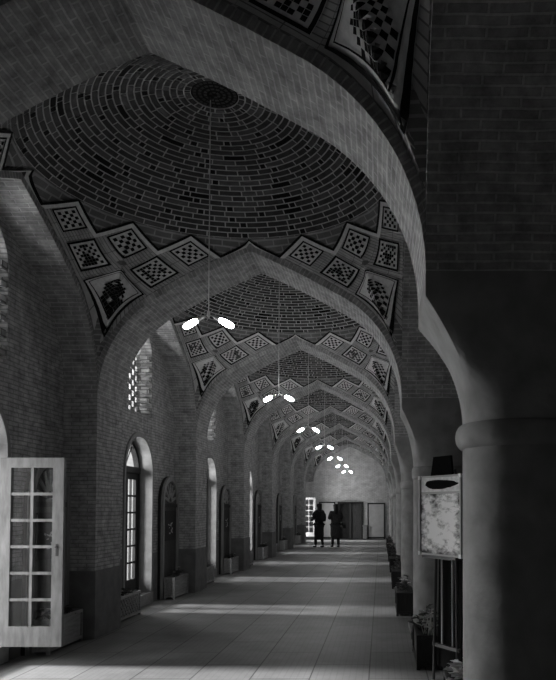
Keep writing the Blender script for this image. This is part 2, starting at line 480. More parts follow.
# ------------------------------------------------------------------ vaults: dome on patterned pendentives
ZT, RT, ZC, RO = 4.76, 1.70, 5.47, 0.22
RS = (RT * RT + (ZC - ZT) ** 2) / (2 * (ZC - ZT)); ZO = ZC - RS
def rot(p, q):
    for _ in range(q): p = (p[1], -p[0], p[2])
    return p
def surf(phi, t, q):
    """phi in degrees from the back wall, 0..90, within quadrant q"""
    f = R(min(max(phi, 0), 90))
    if phi <= 45: b = (A * tan(f), A, zext(A * tan(f)))
    else:
        f2 = R(90 - phi); b = (A, A * tan(f2), zext(A * tan(f2)))
    tt = (RT * sin(f), RT * cos(f), ZT)
    return rot(tuple(b[i] + (tt[i] - b[i]) * t for i in range(3)), q)
def lift(phi, t, q, d):
    p = Vector(surf(phi, t, q))
    e = .4
    a = Vector(surf(min(phi + e, 90), t, q)) - Vector(surf(max(phi - e, 0), t, q))
    b = Vector(surf(phi, min(t + .02, 1), q)) - Vector(surf(phi, max(t - .02, 0), q))
    nrm = a.cross(b)
    if nrm.length < 1e-9: nrm = Vector((0, 0, -1))
    nrm.normalize()
    if nrm.dot(Vector((p.x, p.y, 0))) > 0: nrm = -nrm
    return p + nrm * d
def zb(phi):
    return surf(phi, 0, 0)[2]
def tz(phi, z):
    b = zb(phi)
    return 1.0 if ZT - b < .02 else min(1.0, max(0.0, (z - b) / (ZT - b)))
hug = ''
def net_patch(mb, q, quad, u0, u1, v0, v1, d, m, n=3, uvs=(1, 1)):
    """a rectangle in the panel's own coordinates, mapped onto the vault; corners are (angle, height)"""
    def P(u, v):
        a = [quad[0][i] * (1-u) * (1-v) + quad[1][i] * u * (1-v) + quad[2][i] * u * v + quad[3][i] * (1-u) * v for i in range(2)]
        def lin(k, f, g_): return quad[f][k] * (1-k_) + quad[g_][k] * k_
        if 'u' in hug:      # edge u = 0 runs along the arch
            k_ = v; a[1] += (1-u) * (zb(lin(0, 0, 3)) - lin(1, 0, 3) + .012)
        if 'v' in hug:      # edge v = 1 runs along the arch
            k_ = u; a[1] += v * (zb(lin(0, 3, 2)) - lin(1, 3, 2) + .012)
        return lift(a[0], tz(*a), q, d)
    nu = max(1, int(n * (u1 - u0) + .999)); nv = max(1, int(n * (v1 - v0) + .999))
    G = [[P(u0 + (u1-u0)*i/nu, v0 + (v1-v0)*j/nv) for j in range(nv + 1)] for i in range(nu + 1)]
    mb.grid(G, lambda i, j: ((u0 + (u1-u0)*i/nu) * uvs[0], (v0 + (v1-v0)*j/nv) * uvs[1]), m)
def ring_patch(mb, q, quad, a, w, d, m, n=6):
    b = a + w
    net_patch(mb, q, quad, a, 1-a, a, b, d, m, n); net_patch(mb, q, quad, a, 1-a, 1-b, 1-a, d, m, n)
    net_patch(mb, q, quad, a, b, b, 1-b, d, m, n); net_patch(mb, q, quad, 1-b, 1-a, b, 1-b, d, m, n)

def vault():
    global hug
    mb = MB()
    # pendentives
    for q in range(4):
        phis = [90 * i / 32 for i in range(33)]; ts = [i / 8 for i in range(9)]
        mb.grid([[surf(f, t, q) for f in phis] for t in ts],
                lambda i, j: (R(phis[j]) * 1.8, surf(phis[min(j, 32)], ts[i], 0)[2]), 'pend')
        U = lambda a: (a, ZT)
        D0, D1, D2, D3 = (11.25, zb(11.25) + .02), (33.75, 4.57), (56.25, 4.57), (78.75, zb(11.25) + .02)
        N2a, N2b, N2c = (22.5, zb(22.5) + .01), (45, 4.31), (67.5, zb(22.5) + .01)
        N3a, N3b, TIP = (33.75, zb(33.75) + .01), (56.25, zb(33.75) + .01), (45, zb(45) + .02)
        panels = [((D0, U(22.5), D1, N2a), 'small', 'u'), ((D1, U(45), D2, N2b), 'small', ''), ((D2, U(67.5), D3, N2c), 'small', 'v'),
                  ((N2a, D1, N2b, N3a), 'mid', 'u'), ((N2b, D2, N2c, N3b), 'mid', 'v'), ((N3a, N2b, N3b, TIP), 'big', 'uv')]
        for quad, kind, hug in panels:
            nn = 16 if kind == 'big' else 6
            net_patch(mb, q, quad, 0, 1, 0, 1, .006, 'band', nn, (.7, .7))
            a, w = (.165, .045) if kind == 'small' else (.125, .055)
            if kind == 'big': a, w = .07, .036
            net_patch(mb, q, quad, a, 1-a, a, 1-a, .014, 'ground', nn)
            ring_patch(mb, q, quad, a, w, .022, 'black', nn)
            if kind == 'big': ring_patch(mb, q, quad, a + .080, .016, .022, 'black', nn)
            lo = a + w + .05; hi = 1 - lo
            n = {'small': 5, 'mid': 7, 'big': 9}[kind]
            if kind == 'big': lo, hi = .27, .80
            st = (hi - lo) / n
            for i in range(n):
                for j in range(n):
                    if kind == 'small':
                        if (i + j) % 2: continue
                        e = st * .04
                    elif kind == 'mid':
                        if (i + j) % 2 and rnd.random() > .25: continue
                        e = st * .05
                    else:
                        if abs((8 - i) - j) > 4 or (i < 1 or j > 7) or ((i + j) % 2 and rnd.random() > .4): continue
                        e = st * .04
                    du, dv = (-.16, .09) if kind == 'big' else (0, 0)
                    net_patch(mb, q, quad, lo + du + i*st + e, lo + du + (i+1)*st - e, lo + dv + j*st + e, lo + dv + (j+1)*st - e, .034 if kind == 'big' else .026, 'black', 30)
        # zigzag: black line with a pale line below it
        zz = [(0, ZT), D0, U(22.5), D1, U(45), D2, U(67.5), D3, (90, ZT)]
        for (a, b) in zip(zz, zz[1:]):
            for off, wd, mm, dd in ((.012, .034, 'black', .022), (-.022, .05, 'ground', .018)):
                n = 6; up, lowr = [], []
                for i in range(n + 1):
                    f = i / n; ph = a[0] + (b[0]-a[0])*f; z = a[1] + (b[1]-a[1])*f
                    span = max(.05, (Vector(surf(ph, 1, q)) - Vector(surf(ph, 0, q))).length); t = tz(ph, z)
                    up.append(lift(ph, min(1, max(0, t + off / span)), q, dd)); lowr.append(lift(ph, min(1, max(0, t + (off - wd) / span)), q, dd))
                mb.grid([up, lowr], lambda i, j: (0, 0), mm)
    # dome shell of pale mortar
    am = asin(RT / RS); ao = asin(RO / RS); nl = 26
    def sp(al, th, dr=0): r = RS - dr; return (r * sin(al) * sin(th), r * sin(al) * cos(th), ZO + r * cos(al))
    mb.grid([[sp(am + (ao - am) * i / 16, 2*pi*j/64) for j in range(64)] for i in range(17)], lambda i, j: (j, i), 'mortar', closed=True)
    da = (am - ao) / nl
    for i in range(nl):
        a0 = am - da * i; a1 = a0 - da
        r = RS * sin((a0 + a1) / 2)
        n = max(16, int(round(2 * pi * r / .25)))
        n = (n + 3) // 4 * 4 if r > .6 else n
        ph0 = rnd.random() * .5 if r < .6 else (.5 if i % 2 else 0)
        gap = .014 / r / 2
        for j in range(n):
            t0 = 2*pi*(j + ph0)/n; t1 = 2*pi*(j + 1 + ph0)/n
            mid = ((t0 + t1) / 2) % (pi / 8) / (pi / 8)
            parts = [(t0, t1)]
            hd = (j + i) % 3 == 0
            if hd: parts = [(t0, t0 + (t1-t0)*.68), (t0 + (t1-t0)*.68, t1)]
            for pi_, (s0, s1) in enumerate(parts):
                c = rnd.random()
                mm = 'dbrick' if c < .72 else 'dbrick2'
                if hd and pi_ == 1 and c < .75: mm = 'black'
                # lozenges of black bricks near the ring
                if 3 <= i <= 9 and abs(((s0+s1)/2 % (pi/4)) / (pi/4) - .5) < .13 * (1 - abs(i - 6) / 3.6) and c < .62: mm = 'black'
                if 13 <= i <= 16 and abs(((s0+s1)/2 % (pi/4)) / (pi/4)) < .10 * (1 - abs(i - 14.5) / 3) and c < .6: mm = 'black'
                gg = gap
                b0, b1 = a0 - .0065/RS, a1 + .0065/RS
                ns = 2 if (s1 - s0) > .15 else 1
                for k in range(ns):
                    u0 = s0 + gg + (s1 - s0 - 2*gg) * k / ns; u1 = s0 + gg + (s1 - s0 - 2*gg) * (k+1) / ns
                    mb.poly([sp(b0, u0, .007), sp(b0, u1, .007), sp(b1, u1, .007), sp(b1, u0, .007)], [(0, 0)] * 4, mm)
    # crown rosette: dark disc of concentric small bricks
    zr = ZO + RS * cos(ao)
    mb.poly([(RO * 1.02 * sin(2*pi*k/32), RO * 1.02 * cos(2*pi*k/32), zr + .01) for k in range(32)], [(0, 0)] * 32, 'black')
    for rr, n in ((.19, 26), (.14, 18), (.09, 12), (.04, 6)):
        for j in range(n):
            t0 = 2*pi*j/n; w = 2*pi/n*.36
            mb.poly([((rr + dr) * sin(t0 + s*w), (rr + dr) * cos(t0 + s*w), zr) for dr, s in ((-.014, -1), (-.014, 1), (.014, 1), (.014, -1))], [(0, 0)] * 4, 'dbrick')
    return mb
v0 = vault().build('vault')
v0.location = (AX, ybay(0), 0)
structure(v0, 'shallow brick dome on patterned pendentives')
for k in range(1, NB + 1):
    v = v0.copy(); COL.objects.link(v); v.location = (AX, ybay(k), 0)
    if k % 2: v.rotation_euler = (0, 0, pi)

# ------------------------------------------------------------------ upper windows: pierced brick lattice
lat = MB()
rowh, bw = .0865, .14
for j in range(17):
    z0 = 3.04 + j * rowh
    for i in range(-5, 6):
        if (i + j) % 2: continue
        y = i * bw
        zc = z0 + rowh / 2
        lim = .56 if zc < 3.95 else .56 * (1 - ((zc - 3.95) / .52) ** 1.6)
        if lim <= .04 or abs(y) - bw/2 > lim: continue
        ya, yb = max(y - .102, -lim - .01), min(y + .102, lim + .01)
        lat.box(-.010, .010, ya, yb, z0, z0 + rowh, 'wall')
for k in range(0, NB + 1):
    if k == 0: w = lat.build('lattice'); wm = w.data
    else: w = bpy.data.objects.new('lattice', wm); COL.objects.link(w)
    e = bpy.data.objects.new('window_%d' % (k + 1), None); COL.objects.link(e); structure(e, 'arched upper window filled with pierced brick lattice')
    e.location = (-4.08, ybay(k), 0); w.parent = e
    # toothed brick courses on the far jamb
    t = MB()
    for j in range(6):
        z = 3.10 + j * .173
        t.box(.11, .26, .46, .575, z, z + .0865, 'face'); t.box(.11, .26, -.575, -.46, z, z + .0865, 'face')
    t.build('jamb_teeth', e)

# ------------------------------------------------------------------ left doors
def leaf_parts(parent, w, z0, z1, frame_m, rows=6, cols=2, thick=.045, stile=.11, bot=.20, top=.10):
    """leaf in local x (0..w) / z, thickness along y; hinge at x = 0"""
    a = MB(); gm = MB()
    h = thick / 2
    a.box(0, stile, -h, h, z0, z1, frame_m); a.box(w - stile, w, -h, h, z0, z1, frame_m)
    a.box(stile, w - stile, -h, h, z0, z0 + bot, frame_m); a.box(stile, w - stile, -h, h, z1 - top, z1, frame_m)
    lf = a.build('leaf_frame', parent)
    mu = MB(); gx0, gx1, gz0, gz1 = stile, w - stile, z0 + bot, z1 - top
    for c in range(1, cols):
        x = gx0 + (gx1 - gx0) * c / cols; mu.box(x - .014, x + .014, -.016, .014, gz0, gz1, frame_m)
    for r_ in range(1, rows):
        z = gz0 + (gz1 - gz0) * r_ / rows; mu.box(gx0, gx1, -.0155, .0155, z - .014, z + .014, frame_m)
    mu.build('glazing_bars', parent)
    gm.poly([(gx0, 0, gz0), (gx1, 0, gz0), (gx1, 0, gz1), (gx0, 0, gz1)], None, 'glass')
    gm.build('glazing', parent)
    hd = MB()
    hd.box(w - .07, w - .045, -h - .004, h + .004, z0 + .90, z0 + 1.02, 'metal')
    hd.tube([(w - .058, -h - .03, z0 + .99), (w - .058, h + .03, z0 + .99)], .009, 'metal')
    hd.build('handle', parent)
for k in range(0, NB + 1):
    c = ybay(k) - .03
    e = bpy.data.objects.new('door_%d' % (k + 1), None); COL.objects.link(e); e.location = (0, 0, 0)
    structure(e, 'arched doorway with glazed timber doors and fanlight')
    f = MB(); o1 = DOOR(k); o2 = arch_hole(c, .53, .20, 2.09, 2.59)
    # frame following the arch
    for i in range(len(o1) - 1):
        a, b, cc, d = o1[i], o1[i+1], o2[i+1], o2[i]
        for x in (XD - .04, XD + .04): f.poly([(x, *a), (x, *b), (x, *cc), (x, *d)], None, 'darkwood')
        f.poly([(XD - .04, *d), (XD - .04, *cc), (XD + .04, *cc), (XD + .04, *d)], None, 'darkwood')
    f.box(XD - .04, XD + .04, c - .59, c + .59, .16, .21, 'darkwood')
    f.build('door_frame', e)
    t = MB(); t.box(XD - .045, XD + .055, c - .56, c + .56, 2.11, 2.21, 'darkwood'); t.build('transom', e)
    fb = MB()
    for yy in (-.2, .2): fb.tube([(XD, c, 2.2), (XD, c + yy * 1.4, 2.52)], .011, 'darkwood', 6)
    fb.build('fanlight_bars', e)
    fg = MB(); pts = [p for p in arch_hole(c, .53, 2.15, 2.16, 2.59)]
    fg.poly([(XD, *p) for p in pts], None, 'glass'); fg.build('fanlight', e)
    s = MB(); s.box(XW - .02, XW + .035, c - .66, c + .66, 0, .17, 'pale'); s.build('sill', e)
    # stone surround, a narrow fillet on the wall face
    su = MB(); oo = arch_hole(c, .65, .17, 2.10, 2.74)
    for i in range(len(o1) - 1):
        a, b, cc, d = o1[i], o1[i+1], oo[i+1], oo[i]
        su.poly([(XW + .025, *a), (XW + .025, *b), (XW + .025, *cc), (XW + .025, *d)], None, 'pale')
        su.poly([(XW, *d), (XW, *cc), (XW + .025, *cc), (XW + .025, *d)], None, 'pale')
        su.poly([(XW, *a), (XW, *b), (XW + .025, *b), (XW + .025, *a)], None, 'pale')
    su.build('surround', e)
    opened = k in (1, 7)
    if opened:
        # far leaf swung into the corridor, square to the wall
        lf = bpy.data.objects.new('door_leaf', None); COL.objects.link(lf); lf.parent = e
        lf.location = (XW - .02, c + .56, 0)
        leaf_parts(lf, .64, .17, 2.055, 'paint' if k == 1 else 'lit_leaf')
    else:
        for sgn in (1, -1):
            lf = bpy.data.objects.new('door_leaf', None); COL.objects.link(lf); lf.parent = e
            lf.location = (XD, c + sgn * .53, 0); lf.rotation_euler = (0, 0, -sgn * pi / 2)
            leaf_parts(lf, .525, .21, 2.11, 'darkwood', stile=.09)

# far doorway with two plank doors
e = bpy.data.objects.new('door_9', None); COL.objects.link(e); structure(e, 'low double doorway of dark planks in the far wall')
f = MB()
f.box(DX0 - .05, DX0 + .06, YE - .05, YE + .08, 0, DZ + .06, 'darkwood'); f.box(DX1 - .06, DX1 + .05, YE - .05, YE + .08, 0, DZ + .06, 'darkwood')
f.box(DX0 + .06, DX1 - .06, YE - .05, YE + .08, DZ - .02, DZ + .06, 'darkwood'); f.build('door_frame', e)
f = MB()
for i in range(12):
    a0, a1 = i / 12, (i + 1) / 12
    z = lambda t: DZ + .07 + .10 * sin(pi * t)
    X = lambda t: DX0 - .15 + (DX1 - DX0 + .3) * t
    f.poly([(X(a0), YE - .04, DZ + .06), (X(a1), YE - .04, DZ + .06), (X(a1), YE - .04, z(a1)), (X(a0), YE - .04, z(a0))], None, 'pale')
    f.poly([(X(a0), YE - .04, z(a0)), (X(a1), YE - .04, z(a1)), (X(a1), YE, z(a1)), (X(a0), YE, z(a0))], None, 'pale')
f.build('lintel', e)
xm = (DX0 + DX1) / 2
for x0, x1, mm in ((DX0 + .06, xm - .05, 'darkwood'), (xm + .02, DX1 - .06, 'doorwood')):
    d = MB(); d.box(x0, x1, YE + .10, YE + .15, .02, DZ - .03, mm)
    d.box(x0, x1, YE + .075, YE + .10, 1.40, 1.52, mm); d.box(x0, x1, YE + .075, YE + .10, .25, .37, mm)
    d.build('door_leaf', e)
d = MB(); d.box(xm - .05, xm + .02, YE + .02, YE + .10, 0, DZ - .02, 'doorwood'); d.build('mullion', e)

# panels leaning on the far wall
def far_panel(x0, x1, z1, label):
    t = thing('display_panel', label, 'display panel', ((x0 + x1) / 2, YE - .06, 0))
    w = (x1 - x0) / 2
    p = MB(); p.box(-w + .06, w - .06, -.015, .02, .10, z1 - .06, 'panelgrey'); p.build('panel', t)
    f = MB()
    f.box(-w, -w + .06, -.03, .03, 0, z1, 'darkwood'); f.box(w - .06, w, -.03, .03, 0, z1, 'darkwood')
    f.box(-w + .06, w - .06, -.03, .03, z1 - .06, z1, 'darkwood'); f.box(-w + .06, w - .06, -.03, .03, .04, .10, 'darkwood')
    f.build('frame', t)
far_panel(-.68, .20, 1.80, 'pale grey panel in a dark frame standing right of the far doorway')
far_panel(-3.12, -2.30, 1.86, 'pale grey panel in a dark frame behind the two walkers')
t = thing('stone_post', 'short pale stone post between the far doorway and the right framed panel', 'post', (-.80, YE - .12, 0))
p = MB(); p.box(-.10, .10, -.10, .10, 0, .62, 'pale'); p.build('shaft', t)
p = MB(); p.box(-.12, .12, -.115, .115, .62, .70, 'pale'); p.build('cap', t)

# ------------------------------------------------------------------ pendant lamps
ORD = ['first', 'second', 'third', 'fourth', 'fifth', 'sixth', 'seventh', 'eighth', 'ninth']
ZL = 3.37
lamp = thing('pendant_lamp', '', 'lamp', (AX - .04, ybay(1), ZL), 0, 'twin bulb pendant lamps down the corridor')
m = MB(); m.tube([(0, 0, 0), (0, 0, 5.44 - ZL)], .005, 'cable', 6); m.build('cable', lamp)
m = MB(); m.lathe([(.004, .03), (.014, .02), (.016, -.02), (.01, -.035)], 'socket', n=16); m.build('hub', lamp)
m = MB(); m.lathe([(.03, 5.437 - ZL), (.028, 5.425 - ZL), (.010, 5.41 - ZL)], 'darkwood', n=16); m.build('ceiling_rose', lamp)
for s in (-1, 1):
    d = Vector((s * .85, -.05 * s, -.47)).normalized()
    a = MB(); a.tube([(0, 0, -.015), tuple(d * .055)], .005, 'cable', 8); ar = a.build('arm', lamp)
    b = MB(); b.tube([tuple(d * .05), tuple(d * .06), tuple(d * .115), tuple(d * .12)], [.008, .016, .019, .017], 'socket', 14); b.build('socket', lamp)
    b = MB()
    pr = [(.118, .016), (.135, .023), (.16, .028), (.21, .029), (.245, .027), (.262, .020), (.270, .010)]
    b.tube([tuple(d * x) for x, _ in pr], [r_ for _, r_ in pr], 'bulb', 16); b.build('bulb', lamp, smooth=True)
for k in range(1, NB + 1):
    o = lamp if k == 1 else copy_tree(lamp)
    o.location = (AX - .04, ybay(k), ZL)
    if k == 1: first_lamp = o
    o['label'] = {1: 'nearest twin bulb pendant lamp, hanging on a long cable in the nearest dome',
                  7: 'smallest and farthest twin bulb pendant lamp before the far wall'}.get(k, '%s twin bulb pendant lamp counting down the corridor from the near end' % ORD[k - 1])

for c in first_lamp.children:
    if c.name.startswith('bulb'):
        c.data = c.data.copy(); c.data.materials[0] = M['bulb_weak']
# ------------------------------------------------------------------ planting
def leaf_quad(mb, base, d, ln, wd, m):
    base, d = Vector(base), Vector(d).normalized()
    side = d.cross(Vector((0, 0, 1)))
    if side.length < .1: side = Vector((1, 0, 0))
    side.normalize()
    up = side.cross(d)
    p0 = base; p1 = base + d * ln * .45 + up * ln * .08; p2 = base + d * ln - Vector((0, 0, ln * .22))
    mb.poly([p0, p1 + side * wd, p2, p1 - side * wd], [(0, 0)] * 4, m)
def foliage(mb, L, W, z, h, n, m, ln=(.05, .11), rr=None):
    rr = rr or rnd
    for _ in range(n):
        x, y = rr.uniform(-W, W), rr.uniform(-L, L)
        hh = h * rr.uniform(.3, 1); a = rr.uniform(0, 2*pi)
        top = (x + .05 * cos(a), y + .05 * sin(a), z + hh)
        mb.tube([(x, y, z - .02), top], .003, m, 4, False)
        for i in range(7):
            a = rr.uniform(0, 2*pi); f = rr.uniform(.35, 1)
            b = (x + (top[0]-x)*f, y + (top[1]-y)*f, z + hh*f)
            l = rr.uniform(*ln)
            leaf_quad(mb, b, (cos(a), sin(a), rr.uniform(-.2, .8)), l, l * .3, m)
def planter(label, loc, L, W, H, boxm, group, plant_h=.18, nplants=16, leafm='leaf', lattice=False, blossoms=0, seed=1):
    rr = random.Random(seed)
    t = thing('planter', label, 'planter', loc, 0, group)
    hl, hw = L / 2, W / 2
    b = MB()
    b.box(-hw + .015, hw - .015, -hl + .015, hl - .015, .03, H - .02, boxm)
    b.build('box', t)
    f = MB(); q = .035
    for sx in (-1, 1):
        for sy in (-1, 1):
            f.box(sx*hw - sx*q, sx*hw, sy*hl - sy*q, sy*hl, 0, H, boxm)
    for z0, z1 in ((.03, .03 + q), (H - q, H)):
        f.box(-hw, -hw + q * .6, -hl + q, hl - q, z0, z1, boxm); f.box(hw - q * .6, hw, -hl + q, hl - q, z0, z1, boxm)
        f.box(-hw + q, hw - q, -hl, -hl + q * .6, z0, z1, boxm); f.box(-hw + q, hw - q, hl - q * .6, hl, z0, z1, boxm)
    f.build('frame', t)
    if lattice:
        l = MB()
        for i in range(9):
            y = -hl + .06 + (L - .12) * i / 8
            for s in (-1, 1):
                y2 = min(hl - .04, max(-hl + .04, y + s * (H - .12)))
                z2 = .07 + abs(y2 - y)
                if abs(y2 - y) < .03: continue
                l.obox((hw - .012, (y + y2) / 2, (.07 + z2) / 2), (.006, 0, 0), Vector((0, y2 - y, z2 - .07)) / 2, Vector((0, -(z2 - .07), y2 - y)).normalized() * .008, 'wood')
        l.build('lattice', t)
    s = MB(); s.box(-hw + .016, hw - .016, -hl + .016, hl - .016, H - .06, H - .028, 'soil'); s.build('soil', t)
    p = MB(); foliage(p, hl - .08, hw - .06, H - .03, plant_h, nplants, leafm, rr=rr); p.build('foliage', t)
    if blossoms:
        p = MB()
        for _ in range(blossoms):
            x, y, z = rr.uniform(-hw + .05, hw - .05), rr.uniform(-hl + .1, hl - .1), H + plant_h * rr.uniform(.2, .9)
            for i in range(5):
                a = 2*pi*i/5; leaf_quad(p, (x, y, z), (cos(a), sin(a), .35), .035, .013, 'blossom')
        p.build('blossoms', t)
    return t
for k in range(1, 7):
    where = {1: 'behind the open glazed door leaf'}.get(k, 'below the %s arched notice board' % ORD[k - 1])
    planter('low wooden planter against the left wall, ' + where, (-3.588, ybay(k) + 1.33, 0), .82, .185, .37, 'midwood', 'planters along the left wall', .14, 12, 'leaf', False, 4, 10 + k)
for k in range(2, 6):
    planter('small latticed planter beside the %s glazed door on the left wall' % ORD[k - 1], (-3.64, ybay(k) - 1.13, 0), .86, .27, .35, 'midwood', 'planters beside the left doors', .08, 8, 'leaf', True, 0, 30 + k)
RP = [(5.0, .60, 'leaf2'), (7.10, .465, 'leaf'), (10.4, .345, 'leaf'), (13.75, .335, 'leaf'), (17.1, .335, 'leaf'), (20.5, .335, 'leaf'), (23.9, .335, 'leaf'), (27.3, .335, 'leaf')]
for i, (y, x, lm) in enumerate(RP):
    lab = {0: 'nearest planter on the right with big pale leaves, at the foot of the framed print',
           1: 'dark planter with flowers behind the framed print on its easel'}.get(i, '%s dark planter from the near end along the right columns' % ORD[i])
    if i == 0:
        planter(lab, (x, y, 0), .5, .26, .33, 'darkwood', 'planters along the right columns', .06, 3, lm, False, 0, 50)
    else:
        planter(lab, (x, y, 0), .9, .25, .33, 'darkwood', 'planters along the right columns', .22, 12, lm, False, 5 if i < 4 else 3, 50 + i)
pl = [o for o in COL.objects if o.get('label', '').startswith('nearest planter on the right')][0]
p = MB(); rr = random.Random(5)
for _ in range(70):
    a = rr.uniform(0, 2*pi); q = rr.uniform(0, .10)
    leaf_quad(p, (q*cos(a), q*sin(a)*1.6, .33 + rr.uniform(0, .09)), (cos(a), sin(a), rr.uniform(-.1, 1.0)), rr.uniform(.07, .11), .032, 'leaf2')
p.build('broad_leaves', pl)
pl = [o for o in COL.objects if o.get('label', '').startswith('dark planter with flowers')][0]
p = MB()
for _ in range(16):
    a = rr.uniform(0, 2*pi); x, y = rr.uniform(-.06, .06), rr.uniform(-.42, -.15); h = rr.uniform(.08, .26)
    p.tube([(x, y, .3), (x + .03*cos(a), y, .3 + h)], .004, 'leaf2', 5, False)
    for i in range(3):
        b = a + i * 2.1; leaf_quad(p, (x + .03*cos(a), y, .3 + h), (cos(b), sin(b), .5), .07, .022, 'leaf2')
p.build('pale_shoots', pl)
# small white pot on that planter's edge
t = thing('flower_pot', 'small white pot on the corner of the dark planter behind the easel', 'pot', (.385, 7.30, .302))
p = MB(); p.lathe([(.035, .0), (.05, .10), (.052, .115), (.042, .115), (.038, .06)], 'white', n=20); p.build('pot', t)
p = MB(); p.lathe([(.02, .06), (.040, .095), (.0405, .10)], 'soil', n=16); p.build('soil', t)

# ------------------------------------------------------------------ notice boards on the left wall
def board_parts(t):
    """local: faces +x, width along y, base at z = 0"""
    hw, zs, zt, th = .46, 1.62, 2.10, .088
    def outline(s):
        h = hw - s
        pts = [(-h, 0.0), (h, 0.0)]
        for i in range(17):
            a = pi * i / 16
            pts.append((h * cos(a), zs + (zt - zs - s) * sin(a) ** .9 if 0 < i < 16 else zs))
        return pts
    b = MB(); o = outline(.07)
    b.poly([(.055, *p) for p in o], None, 'doorwood'); b.build('panel', t)
    f = MB(); o1, o2 = outline(0), outline(.08)
    n = len(o1)
    for i in range(1, n):
        a, bb, c, d = o1[i], o1[(i + 1) % n], o2[(i + 1) % n], o2[i]
        f.poly([(th, *a), (th, *bb), (th, *c), (th, *d)], None, 'wood')
        f.poly([(0, *a), (0, *bb), (.045, *bb), (.045, *a)], None, 'darkwood'); f.poly([(.045, *a), (.045, *bb), (th, *bb), (th, *a)], None, 'wood')
        f.poly([(.05, *d), (.05, *c), (th, *c), (th, *d)], None, 'wood')
    f.build('frame', t)
    # carved tympanum
    c = MB()
    c.box(.055, .075, -.38, .38, 1.56, 1.62, 'darkwood')
    for i in range(7):
        a = pi * (i + .5) / 7
        c.obox((.062, .20 * cos(a), 1.66 + .20 * sin(a)), (.008, 0, 0), Vector((0, cos(a), sin(a))) * .12, Vector((0, -sin(a), cos(a))) * .022, 'midwood')
    c.lathe([(.07, -.01), (.05, .0)], 'midwood', (.06, 0, 1.66), 16); c.build('tympanum', t)
    s = MB(); s.box(.056, .075, -.30, .30, .98, 1.50, 'darkwood'); sg = s.build('sign', t)
    k = MB(); rr = random.Random(3)
    for i in range(14):   # faded, unreadable pale emblem
        y, z = rr.uniform(-.13, .13), 1.17 + rr.uniform(-.07, .12)
        k.obox((.0765, y, z), (.001, 0, 0), (0, rr.uniform(.012, .04), rr.uniform(-.01, .01)), (0, rr.uniform(-.004, .004), rr.uniform(.006, .014)), 'panelgrey')
    k.build('faded_emblem', sg)
bp = None
for k in range(1, 7):
    lab = {1: 'arched wooden notice board behind the open glazed door leaf'}.get(k, '%s arched wooden notice board from the near end of the left wall' % ORD[k - 1])
    if bp is None:
        bp = thing('notice_board', lab, 'notice board', (0, 0, 0), 0, 'arched notice boards along the left wall'); board_parts(bp); o = bp
    else: o = copy_tree(bp); o['label'] = lab
    o.location = (XW + .014, ybay(k) + 1.36, 0)

# ------------------------------------------------------------------ easel and framed print on the right
pa, pb = Vector((.355, 6.45)), Vector((.685, 5.92))          # left and right edge in plan
mid = (pa + pb) / 2; dr = (pb - pa).normalized(); wd = (pb - pa).length
yaw = atan2(dr.y, dr.x)
t = thing('easel', 'black easel with a wide dark back board holding the framed print', 'easel', (mid.x, mid.y, 0), yaw)
# local x along the print, +y away from the viewer
m = MB(); m.obox((.04, .105, .98), (.17, 0, 0), (0, .012, 0), (0, .02, .86), 'ink')
m.poly([(-.31, .128, 1.82), (.03, .128, 1.82), (-.01, .135, 2.03), (-.27, .135, 2.03)], None, 'ink')
m.poly([(-.31, .152, 1.82), (.03, .152, 1.82), (-.01, .159, 2.03), (-.27, .159, 2.03)], None, 'ink')
m.poly([(-.31, .128, 1.82), (-.31, .152, 1.82), (-.27, .159, 2.03), (-.27, .135, 2.03)], None, 'steel')
m.poly([(.03, .128, 1.82), (.03, .152, 1.82), (-.01, .159, 2.03), (-.01, .135, 2.03)], None, 'ink')
m.poly([(-.27, .135, 2.03), (-.01, .135, 2.03), (-.01, .159, 2.03), (-.27, .159, 2.03)], None, 'ink'); m.build('back_board', t)
for x0, x1 in ((-.10, -.13), (.16, .22)):
    m = MB(); m.tube([(x0, .06, 1.85), (x1, .03, .0)], .013, 'metal', 8); m.build('leg', t)
m = MB(); m.tube([(.05, .14, 1.9), (.05, .52, 0)], .013, 'metal', 8); m.build('leg', t)
m = MB(); m.box(-.24, .26, -.02, .05, 1.095, 1.12, 'metal'); m.build('ledge', t)
for x in (-.035, .12):
    m = MB(); m.tube([(x, .055, 1.12), (x, .055, .30)], .009, 'steel', 8); m.build('rail', t)
m = MB(); m.box(-.15, .23, .03, .06, .30, .33, 'metal'); m.build('crossbar', t)
t = thing('framed_print', 'blotted ink print in a thin pale frame on the black easel', 'picture', (mid.x + .012, mid.y, 1.122), yaw)
hw, H = wd / 2, .72
f = MB(); q = .016
f.box(-hw, -hw + q, -.018, .018, 0, H, 'rail'); f.box(hw - q, hw, -.018, .018, 0, H, 'rail')
f.box(-hw + q, hw - q, -.018, .018, 0, q, 'rail'); f.box(-hw + q, hw - q, -.018, .018, H - q, H, 'rail'); f.build('frame', t)
p = MB(); p.poly([(-hw + q, -.004, q), (hw - q, -.004, q), (hw - q, -.004, H - .15), (-hw + q, -.004, H - .15)], [(0, 0), (1, 0), (1, 1), (0, 1)], 'print'); p.build('print', t)
p = MB(); p.poly([(-hw + q, -.004, H - .15), (hw - q, -.004, H - .15), (hw - q, -.004, H - q), (-hw + q, -.004, H - q)], None, 'paper'); hp = p.build('header', t)
p = MB(); p.box(-hw + q, hw - q, -.010, -.004, H - .165, H - .145, 'rail'); p.build('divider', t)
p = MB(); rr = random.Random(2)
pts = []
for i in range(40):
    a = 2*pi*i/40; k = 1 + .14 * sin(3*a + 1) * rr.uniform(.2, 1)
    pts.append((.005 + (.235 + 0) * cos(a) * k, -.0055, H - .080 + .042 * sin(a) * k))
p.poly(pts, [(0, 0)] * 40, 'ink'); p.build('ink_smear', hp)
